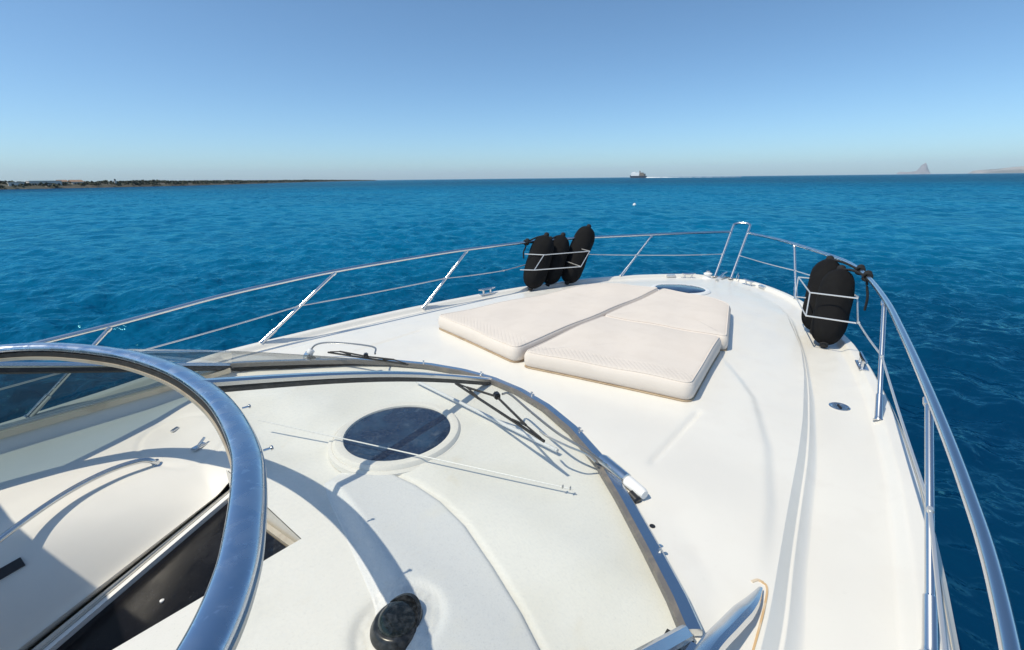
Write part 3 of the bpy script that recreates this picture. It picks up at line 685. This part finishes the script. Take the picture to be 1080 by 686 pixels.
# ------------------------------------------------------------------ two loose poles lying on the dash behind the glass
def pole(a, b, r, m, label):
    o = MB()
    a, b = np.array(a, float), np.array(b, float); d = (b - a) / np.linalg.norm(b - a)
    e = empty('pole', tuple(a)); tag(e, label, 'pole')
    o.tube([a, b], r, 12).build('rod', m, e)
    k = MB()
    for p in (b - d * .012, b - d * .045): MB().box(p + (0, 0, .002), (.005, .018, .014), math.atan2(d[1], d[0]), .002).build('end_clip', M['alu'], e)
pole((.875, .66, 1.598), (1.455, -1.01, 1.592), .0034, M['rod'], 'thin white pole lying across the round skylight under the windscreen glass')
pole((1.745, .37, 1.604), (1.645, -.80, 1.602), .010, M['rod2'], 'thicker pale pole lying forward of the round skylight, close to the windscreen foot')

# ------------------------------------------------------------------ sea
CX, CY, CZ = 0.0, -1.9, 2.85
def build_sea():
    view = math.atan2(.612, .732)
    th = np.concatenate([np.linspace(-rad(74), rad(74), 1050), np.linspace(rad(75), rad(285), 110)]) + view
    r = [.3]
    while r[-1] < 190: r.append(r[-1] + min(max(.042, .36 * r[-1] ** 2 / 1400), .36))
    while r[-1] < 400: r.append(r[-1] + .36 + (r[-1] - 190) * .02)
    while r[-1] < 16000: r.append(r[-1] * 1.14)
    r = np.array(r); dr = np.gradient(r)
    Rr, Th = np.meshgrid(r, th, indexing='ij')
    X = CX + Rr * np.cos(Th); Y = CY + Rr * np.sin(Th); Z = np.zeros_like(X)
    sp = np.maximum(dr, r * rad(.145))
    rng = np.random.default_rng(5); wind = view + rad(200)
    lam = np.exp(rng.uniform(math.log(.13), math.log(5.0), 170))
    for l in lam:
        a = wind + rng.normal(0, .85); k = 2 * math.pi / l; ph = rng.uniform(0, 6.28)
        amp = .0060 * l * (1.25 if l < .6 else 1) * (1.0 if l < 1.2 else (1.2 / l) ** .8) * (.6 + .8 * rng.random())
        g = np.clip((l / (2.2 * dr) - 1) / .6, 0, 1)
        if g.max() <= 0: continue
        n = np.nonzero(g > 0)[0][-1] + 1
        arg = k * (X[:n] * math.cos(a) + Y[:n] * math.sin(a)) + ph + .8 * np.sin(k * .23 * (X[:n] * math.sin(a) - Y[:n] * math.cos(a)) + ph * 2)
        s = np.sin(arg); Z[:n] += amp * g[:n, None] * (s + .25 * (1 - 2 * np.cos(arg) ** 2) * 0)
    # gusts: patches of livelier water
    n = np.nonzero(r < 400)[0][-1]
    gu = .75 + .25 * np.sin(X[:n] * .21 + 1.3 * np.sin(Y[:n] * .13)) * np.sin(Y[:n] * .17 + 1.1 * np.sin(X[:n] * .09))
    Z[:n] *= gu
    nu, nv = X.shape
    idx = np.arange(nu * nv).reshape(nu, nv)
    a = idx[:-1]; b = idx[1:]
    F = np.stack([a, b, np.roll(b, -1, 1), np.roll(a, -1, 1)], -1).reshape(-1, 4)
    me = bpy.data.meshes.new('sea'); me.vertices.add(nu * nv); me.vertices.foreach_set('co', np.stack([X, Y, Z], -1).astype(np.float32).ravel())
    me.loops.add(F.size); me.loops.foreach_set('vertex_index', F.astype(np.int32).ravel())
    me.polygons.add(len(F)); me.polygons.foreach_set('loop_start', (np.arange(len(F)) * 4).astype(np.int32)); me.polygons.foreach_set('loop_total', np.full(len(F), 4, np.int32))
    me.update(calc_edges=True); me.validate(); me.polygons.foreach_set('use_smooth', [True] * len(me.polygons))
    if me.polygons[0].normal.z < 0: me.flip_normals()
    o = bpy.data.objects.new('sea', me); COL.objects.link(o); tag(o, kind='structure')
    m = bpy.data.materials.new('sea_water'); m.use_nodes = True; N = m.node_tree.nodes; L = m.node_tree.links; N.remove(N['Principled BSDF'])
    df = N.new('ShaderNodeBsdfDiffuse'); gl = N.new('ShaderNodeBsdfGlossy'); gl.inputs['Roughness'].default_value = .09; gl.inputs[0].default_value = (.27, .85, 1, 1)
    fr = N.new('ShaderNodeFresnel'); fr.inputs[0].default_value = 1.333
    ms = N.new('ShaderNodeMixShader'); L.new(df.outputs[0], ms.inputs[1]); L.new(gl.outputs[0], ms.inputs[2]); L.new(ms.outputs[0], N['Material Output'].inputs[0])
    cl = N.new('ShaderNodeMapRange'); cl.inputs[1].default_value = .02; cl.inputs[2].default_value = .75; cl.inputs[3].default_value = .006; cl.inputs[4].default_value = .52; L.new(fr.outputs[0], cl.inputs[0]); L.new(cl.outputs[0], ms.inputs[0])
    ge = N.new('ShaderNodeNewGeometry')
    def noise(scale, detail, stretch=None, dist=0, rot=0):
        mp = N.new('ShaderNodeMapping'); mp.inputs['Scale'].default_value = stretch or (1, 1, 1); mp.inputs['Rotation'].default_value = (0, 0, rot)
        L.new(ge.outputs['Position'], mp.inputs[0])
        n = N.new('ShaderNodeTexNoise'); n.inputs['Scale'].default_value = scale; n.inputs['Detail'].default_value = detail; n.inputs['Distortion'].default_value = dist
        L.new(mp.outputs[0], n.inputs['Vector']); return n.outputs['Fac']
    def rng_(src, a, b_, lo, hi):
        q = N.new('ShaderNodeMapRange'); q.inputs[1].default_value = a; q.inputs[2].default_value = b_; q.inputs[3].default_value = lo; q.inputs[4].default_value = hi
        q.interpolation_type = 'SMOOTHSTEP'; L.new(src, q.inputs[0]); return q.outputs[0]
    # bottom: sand shows turquoise through shallow water near the yacht, deep blue far out
    ln = N.new('ShaderNodeVectorMath'); ln.operation = 'LENGTH'; L.new(ge.outputs['Position'], ln.inputs[0])
    deep = rng_(ln.outputs['Value'], 80, 330, 0, 1)
    pat = rng_(noise(.035, 4, dist=.6), .35, .65, 0, 1)
    c1 = N.new('ShaderNodeMix'); c1.data_type = 'RGBA'; c1.inputs[6].default_value = SEA_A; c1.inputs[7].default_value = SEA_B; L.new(pat, c1.inputs[0])
    c2 = N.new('ShaderNodeMix'); c2.data_type = 'RGBA'; L.new(deep, c2.inputs[0]); L.new(c1.outputs[2], c2.inputs[6]); c2.inputs[7].default_value = SEA_C
    # dimmer sea to starboard, with less sky reflected, painted into the water colour
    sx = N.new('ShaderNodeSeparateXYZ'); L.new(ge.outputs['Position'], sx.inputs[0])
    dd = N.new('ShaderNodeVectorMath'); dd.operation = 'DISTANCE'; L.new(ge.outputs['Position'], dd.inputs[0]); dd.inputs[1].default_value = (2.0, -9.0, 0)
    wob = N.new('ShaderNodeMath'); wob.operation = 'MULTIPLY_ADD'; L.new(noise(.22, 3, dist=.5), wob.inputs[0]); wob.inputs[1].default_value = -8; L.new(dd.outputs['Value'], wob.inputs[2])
    painted_dim = rng_(wob.outputs[0], 0, 26, 1, 0)
    c3 = N.new('ShaderNodeMix'); c3.data_type = 'RGBA'; L.new(painted_dim, c3.inputs[0]); L.new(c2.outputs[2], c3.inputs[6]); c3.inputs[7].default_value = SEA_D
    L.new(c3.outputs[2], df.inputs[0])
    h1 = noise(5.5, 3, (1, 1, 1), .5); h2 = noise(1.3, 3, (1.0, .7, 1), .4, view + math.pi / 2); h3 = noise(.30, 3, (1, .6, 1), .3, view + math.pi / 2)
    far1 = rng_(ln.outputs['Value'], 20, 220, .25, 1)
    def mul(a, k):
        q = N.new('ShaderNodeMath'); q.operation = 'MULTIPLY'; L.new(a, q.inputs[0])
        if isinstance(k, float): q.inputs[1].default_value = k
        else: L.new(k, q.inputs[1])
        return q.outputs[0]
    def add(a, b_):
        q = N.new('ShaderNodeMath'); q.operation = 'ADD'; L.new(a, q.inputs[0]); L.new(b_, q.inputs[1]); return q.outputs[0]
    H = add(mul(h1, .034), add(mul(mul(h2, far1), .55), mul(mul(h3, far1), 1.3)))
    bp = N.new('ShaderNodeBump'); bp.inputs['Strength'].default_value = 1.0; bp.inputs['Distance'].default_value = 1.0
    L.new(H, bp.inputs['Height'])
    for q in (df, gl, fr): L.new(bp.outputs[0], q.inputs['Normal'])
    me.materials.append(m)
    return o
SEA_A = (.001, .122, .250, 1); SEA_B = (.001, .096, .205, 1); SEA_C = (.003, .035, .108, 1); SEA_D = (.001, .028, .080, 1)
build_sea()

# ------------------------------------------------------------------ far shore, islands
def terrain(name, path, width, hfun, m, n=160, rows=14):
    P = resample(path, n); t = np.gradient(P, axis=0); t /= np.linalg.norm(t, axis=1)[:, None]; nr = np.stack([-t[:, 1], t[:, 0]], 1)
    V = []
    for i in range(n):
        for k in range(rows):
            q = k / (rows - 1); p = P[i] + nr[i] * width(i / (n - 1)) * q
            V.append((p[0], p[1], hfun(i / (n - 1), q) - .4 * (k == 0)))
    return tag(link_mesh(name, V, grid_faces(n, rows), m), kind='structure')
def fbm(x, y, o=5, s=0):
    v = 0; a = .5
    for i in range(o):
        v += a * math.sin(x * 1.7 ** i * 1.9 + s + 1.7 * math.sin(y * 1.6 ** i + i)) * math.cos(y * 1.8 ** i * 1.3 + 2.1 * i + s); a *= .55
    return v
M['shore'] = mat('rocky_shore', (.085, .075, .055), .9, noise=[(.12, (.05, .055, .035), .9, .42, .55), (.35, (.26, .23, .18), .8, .60, .7)])
M['scrub'] = mat('scrub_leaves', (.035, .045, .022), .8, noise=[(.08, (.060, .065, .03), .8, .4, .65)])
M['rock'] = mat('island_rock', (.32, .28, .27), .9, noise=[(.004, (.20, .19, .18), .8, .4, .6)])
M['cliff'] = mat('island_cliff', (.40, .36, .30), .9, noise=[(.003, (.14, .14, .10), .9, .42, .6)])
coast = [(-160, 430), (-60, 415), (28, 400), (52, 404), (92, 432), (145, 474), (230, 590), (400, 850), (700, 1250), (1250, 1900), (1500, 2150)]
def coast_h(u, q):
    h = np.interp(u, [0, .10, .3, .6, 1], [3.2, 3.0, 3.0, 4.0, 2.2])
    return h * (1 - math.exp(-q * 7)) * (.8 + .35 * fbm(u * 30, q * 3)) + .5 * (q > .02)
terrain('coast', coast, lambda u: 70 + 120 * u, coast_h, M['shore'])
# scrub and pines along the shore: one far-off mass
def scrub():
    P = resample(coast, 900); t = np.gradient(P, axis=0); t /= np.linalg.norm(t, axis=1)[:, None]; nr = np.stack([-t[:, 1], t[:, 0]], 1)
    V = []; F = []
    for i in range(0, 900):
        u = i / 899; dist = np.linalg.norm(P[i]); sc = max(1.0, (dist / 500) ** .6)
        for _ in range(3 if u < .5 else 2):
            q = 3 + 50 * random.random() ** 1.4 * sc; p = P[i] + nr[i] * q + t[i] * random.uniform(-2, 2)
            h = random.uniform(.9, 1.9) * (1.1 if u < .3 else 1) * (1.0 if u < .5 else 1.2); w = random.uniform(2.0, 3.6) * sc
            zb = coast_h(u, min(1, q / (70 + 120 * u))) - .3
            for _ in range(16):
                a = random.uniform(0, 6.283); b = random.uniform(-.25, 1); rr = w * math.sqrt(max(0, 1 - b * b * .8)) * random.uniform(.3, 1)
                c = np.array([p[0] + rr * math.cos(a), p[1] + rr * math.sin(a), zb + h * (.45 + .55 * b)])
                e1 = RNG.normal(size=3); e1 /= np.linalg.norm(e1); e2 = np.cross(e1, RNG.normal(size=3)); e2 /= np.linalg.norm(e2); s = random.uniform(.45, .95) * sc ** .5
                o = len(V); V += [c + e1 * s, c + e2 * s * .8, c - e1 * s, c - e2 * s * .8]; F.append((o, o + 1, o + 2, o + 3))
    o = link_mesh('scrub', V, F, M['scrub'], smooth=False); tag(o, 'dark low scrub and pines along the far shore on the left', 'scrub', kind='stuff')
scrub()
def island(name, c, axis, L, W, prof, m, seed):
    d = np.array(axis, float); d /= np.linalg.norm(d); n = np.array([-d[1], d[0]]); V = []; nu, nv = 120, 24
    for i in range(nu):
        u = i / (nu - 1)
        for j in range(nv):
            v = j / (nv - 1) * 2 - 1; p = np.array(c[:2]) + d * (u - .5) * L + n * v * W * .5
            h = np.interp(u, [a for a, _ in prof], [b for _, b in prof]) * max(0, 1 - abs(v) ** 2.2) * (1 + .22 * fbm(u * 14, v * 4, 5, seed)) - 1
            V.append((p[0], p[1], h))
    return tag(link_mesh(name, V, grid_faces(nu, nv), m), kind='structure')
# rocky islet straight ahead of the bow (about 12 km off) and the end of a larger island
D = 15000
island('islet', (D, D * .010), (.02, -1), 640, 480, [(0, 0), (.04, 40), (.14, 56), (.3, 50), (.45, 58), (.57, 66), (.63, 130), (.67, 200), (.73, 216), (.82, 222), (.87, 140), (.93, 75), (1, 0)], M['rock'], 2.)
D = 13000
island('far_island', (D * .994, -D * .165), (-.10, -1), 2870, 1900, [(0, 0), (.02, 54), (.06, 64), (.12, 74), (.2, 104), (.3, 136), (.42, 205), (.55, 260), (.7, 315), (.9, 240), (1, 0)], M['cliff'], 5.)

# ------------------------------------------------------------------ houses on the shore
M['render_w'] = mat('white_render', (.62, .60, .55), .8, noise=[(.6, (.52, .49, .43), .7, .4, .7)])
M['render_o'] = mat('ochre_render', (.50, .42, .30), .8, noise=[(.6, (.42, .35, .25), .7, .4, .7)])
M['tile'] = mat('roof_tile', (.30, .20, .14), .8)
M['pane'] = mat('dark_pane', (.03, .04, .05), .15)
def house(x, y, w, d, h, rot, m, label, roof='flat', storeys=1):
    e = empty('house', (x, y, .0)); tag(e, label, 'house')
    z0 = 1.0; cr, sr = math.cos(rot), math.sin(rot); A = np.array([[cr, sr, 0], [-sr, cr, 0], [0, 0, 1.]])
    loc = lambda a, b, c: np.array([x, y, z0]) + a * A[0] + b * A[1] + c * A[2]
    MB().box(loc(0, 0, h / 2 - .6), (w, d, h + 1.2), ax=A).build('wall', m, e, smooth=False)
    if roof == 'flat':
        MB().box(loc(0, 0, h + .12), (w + .3, d + .3, .24), ax=A).build('roof', m, e, smooth=False)
    else:
        V = [loc(a * (w / 2 + .4), b * (d / 2 + .4), h) for a in (-1, 1) for b in (-1, 1)] + [loc(-w / 2 - .4, 0, h + d * .22), loc(w / 2 + .4, 0, h + d * .22)]
        MB().add(V, [(0, 2, 5, 4), (1, 4, 5, 3), (0, 4, 1), (2, 3, 5), (0, 1, 3, 2)]).build('roof', M['tile'], e, smooth=False)
    n = max(2, int(w / 3)); 
    for s in range(storeys):
        for i in range(n):
            MB().box(loc(-w / 2 + (i + .5) * w / n, -d / 2 - .02, 1.5 + 2.8 * s), (1.0, .12, 1.2), ax=A).build('window', M['pane'], e, smooth=False)
vr = lambda px: px
house(36, 414, 7, 6, 2.6, 0, M['render_w'], 'pale flat-roofed house low on the far shore, leftmost of the buildings there')
house(49, 419, 15, 7, 3.4, .1, M['render_w'], 'long cream house on the far shore, widest of the buildings there')
house(66, 432, 6, 6, 2.8, .2, M['render_w'], 'white gabled house among dark trees on the far shore', roof='gable', storeys=1)
house(58, 424, 4.5, 5, 3.0, .1, M['render_o'], 'small ochre house beside the long cream one on the far shore', roof='gable')
tw = empty('beacon_tower', (88, 437, 0)); tag(tw, 'slim white beacon tower at the edge of the far shore', 'tower')
MB().lathe([(.8, 0), (.75, 1.5), (.6, 4.0), (.75, 4.1), (.75, 4.3)], (88, 437, .2), seg=16).build('shaft', M['render_w'], tw)
MB().lathe([(.5, 0), (.5, .7), (.6, .75), (.0, 1.2)], (88, 437, 4.5), seg=12).build('lantern', M['pane'], tw)

# ------------------------------------------------------------------ ferry, wake, buoy
M['fhull'] = mat('ferry_hull', (.05, .06, .08), .4); M['fwhite'] = mat('ferry_white', (.85, .85, .84), .4)
M['fdeck'] = mat('ferry_deckhouse', (.22, .17, .13), .6); M['foam'] = mat('foam', (.8, .82, .84), .8)
FD = 1900; fa = math.atan2(.428, .904); fpos = np.array([FD * math.cos(fa), FD * math.sin(fa) - 1.9, 0])
fh = fa + rad(62); fd = np.array([math.cos(fh), math.sin(fh), 0]); fs = np.array([-fd[1], fd[0], 0]); AX = np.array([fd, fs, (0, 0, 1)])
fe = empty('ferry', tuple(fpos)); tag(fe, 'small passenger ferry on the horizon, white forward and brown aft, trailing a wake', 'ferry')
V = []; F = []
for i, t in enumerate(np.linspace(-1, 1, 15)):
    w = 7 * (1 - max(0, t) ** 2.5); 
    for k, (yy, zz) in enumerate([(-1, 7 + 2.5 * max(0, t) ** 2), (-.8, -1), (.8, -1), (1, 7 + 2.5 * max(0, t) ** 2)]): V.append(fpos + fd * (t * 32 + (3 * max(0, t) ** 3 if zz > 0 else 0)) + fs * yy * w + np.array([0, 0, zz]))
MB().add(V, grid_faces(15, 4, closed_v=True) + [(0, 1, 2, 3)]).build('hull', M['fhull'], fe, smooth=False)
bx = lambda a, b, c, s: (fpos + fd * a + fs * b + np.array([0, 0, c]), s)
def fbox(name, a, b, c, s, m, bev=.6): return MB().box(fpos + fd * a + fs * b + np.array([0, 0, c]), s, bevel=bev, ax=AX).build(name, m, fe, smooth=False)
dk = fbox('superstructure', 10, 0, 13, (34, 12, 12), M['fwhite']); fbox('wheelhouse', 16, 0, 19, (12, 10, 4.5), M['fwhite'])
fbox('aft_deckhouse', -14, 0, 11, (26, 11.5, 8), M['fdeck']); fbox('upper_deck', -10, 0, 17, (20, 10, 3.5), M['fdeck']); fbox('window_band', 22.3, 0, 19.3, (.6, 9, 1.4), M['pane'], .1)
MB().lathe([(2.0, 0), (2.0, 6), (1.6, 7)], fpos + fd * -6 + np.array([0, 0, 18]), seg=14).build('funnel', M['fdeck'], fe)
MB().tube([fpos + fd * 10 + np.array([0, 0, 21]), fpos + fd * 10 + np.array([0, 0, 27])], .4, 6).build('mast', M['fwhite'], fe)
def wake():
    V = []; F = []
    for i in range(420):
        t = random.random() ** 1.5; x = -34 - t * 330; sp = 4 + 18 * t; p = fpos + fd * x + fs * random.gauss(0, sp * .5)
        h = random.uniform(.3, 2.2) * (1.6 if (t < .25) else (1 - .6 * t)); r = random.uniform(1, 4)
        o = len(V); m = 6
        for k in range(m): V.append(p + np.array([r * math.cos(k * 1.047), r * math.sin(k * 1.047), -.2]))
        V.append(p + np.array([0, 0, h]))
        F += [(o + k, o + (k + 1) % m, o + m) for k in range(m)]
    tag(link_mesh('wake_foam', V, F, M['foam']), 'white wake foam trailing to the right of the ferry', 'wake', kind='stuff')
wake()
be = empty('buoy', (47.3, 20.7, 0)); tag(be, 'small round white mooring buoy afloat in open water below the ferry', 'buoy')
MB().lathe([(0, -.16), (.10, -.13), (.17, -.03), (.18, .06), (.14, .16), (.06, .22), (0, .23)], (47.3, 20.7, .02), seg=18).build('float', M['white'], be)
MB().tube([(47.3 + .03 * math.cos(t), 20.7, .26 + .03 * math.sin(t)) for t in np.linspace(-.8, 3.9, 10)], .009, 6).build('eye', M['alu'], be)

# ------------------------------------------------------------------ air
hz = MB().box((0, 0, 145), (33000, 33000, 320)).build('haze', None, None, smooth=False); tag(hz, kind='stuff')
HAZE = 5.2e-5
hm = bpy.data.materials.new('haze'); hm.use_nodes = True; N = hm.node_tree.nodes; N.remove(N['Principled BSDF'])
pv = N.new('ShaderNodeVolumePrincipled'); pv.inputs['Color'].default_value = (.86, .93, 1, 1); pv.inputs['Density'].default_value = HAZE; pv.inputs['Anisotropy'].default_value = 0
hm.node_tree.links.new(pv.outputs[0], N['Material Output'].inputs['Volume']); hz.data.materials.append(hm)

# ------------------------------------------------------------------ light
KX, KY = .54, -.27             # shadow drift per metre of height, read from the mullion and rail shadows
sd = np.array([-KX, -KY, 1.0]); sd /= np.linalg.norm(sd); el = math.asin(sd[2]); az = math.atan2(sd[1], sd[0])
sun = bpy.data.lights.new('sun', 'SUN'); sun.energy = 3.4; sun.angle = rad(.53); sun.color = (1, .905, .725)
so = bpy.data.objects.new('sun', sun); COL.objects.link(so)
from mathutils import Vector, Matrix
so.rotation_euler = Vector(tuple(-sd)).to_track_quat('-Z', 'Y').to_euler()
W = bpy.data.worlds.new('World'); SC.world = W; W.use_nodes = True; N = W.node_tree.nodes; L = W.node_tree.links
sky = N.new('ShaderNodeTexSky'); sky.sky_type = 'NISHITA'; sky.sun_disc = False; sky.sun_elevation = el; sky.sun_rotation = math.pi / 2 - az
sky.air_density = .7; sky.dust_density = .7; sky.ozone_density = 6.0; sky.altitude = 0
tn_ = N.new('ShaderNodeMix'); tn_.data_type = 'RGBA'; tn_.blend_type = 'MULTIPLY'; tn_.inputs[0].default_value = 1; tn_.inputs[7].default_value = (.92, 1.06, 1, 1); L.new(sky.outputs[0], tn_.inputs[6])
L.new(tn_.outputs[2], N['Background'].inputs[0]); N['Background'].inputs[1].default_value = .145

# ------------------------------------------------------------------ camera
yaw, pitch, roll = rad(39.9), rad(17.333), math.atan2(-12, 1080)
f0 = np.array([math.cos(yaw), math.sin(yaw), 0]); r0 = np.array([math.sin(yaw), -math.cos(yaw), 0]); up = np.array([0, 0, 1.])
fw = math.cos(pitch) * f0 - math.sin(pitch) * up; u2 = math.cos(pitch) * up + math.sin(pitch) * f0
rt = math.cos(roll) * r0 + math.sin(roll) * u2; uu = -math.sin(roll) * r0 + math.cos(roll) * u2
cam = bpy.data.cameras.new('camera'); co = bpy.data.objects.new('camera', cam); COL.objects.link(co); SC.camera = co
cam.sensor_width = 36; cam.lens = 36 * 495 / 1080; cam.clip_start = .02; cam.clip_end = 60000
mw = Matrix(((rt[0], uu[0], -fw[0], CX), (rt[1], uu[1], -fw[1], CY), (rt[2], uu[2], -fw[2], CZ), (0, 0, 0, 1)))
co.matrix_world = mw
SC.view_settings.view_transform = 'Standard'; SC.view_settings.look = 'None'; SC.view_settings.gamma = 1; SC.view_settings.exposure = .13
SC.render.engine = 'CYCLES'; SC.cycles.max_bounces = 10; SC.cycles.transparent_max_bounces = 16; SC.cycles.volume_bounces = 1
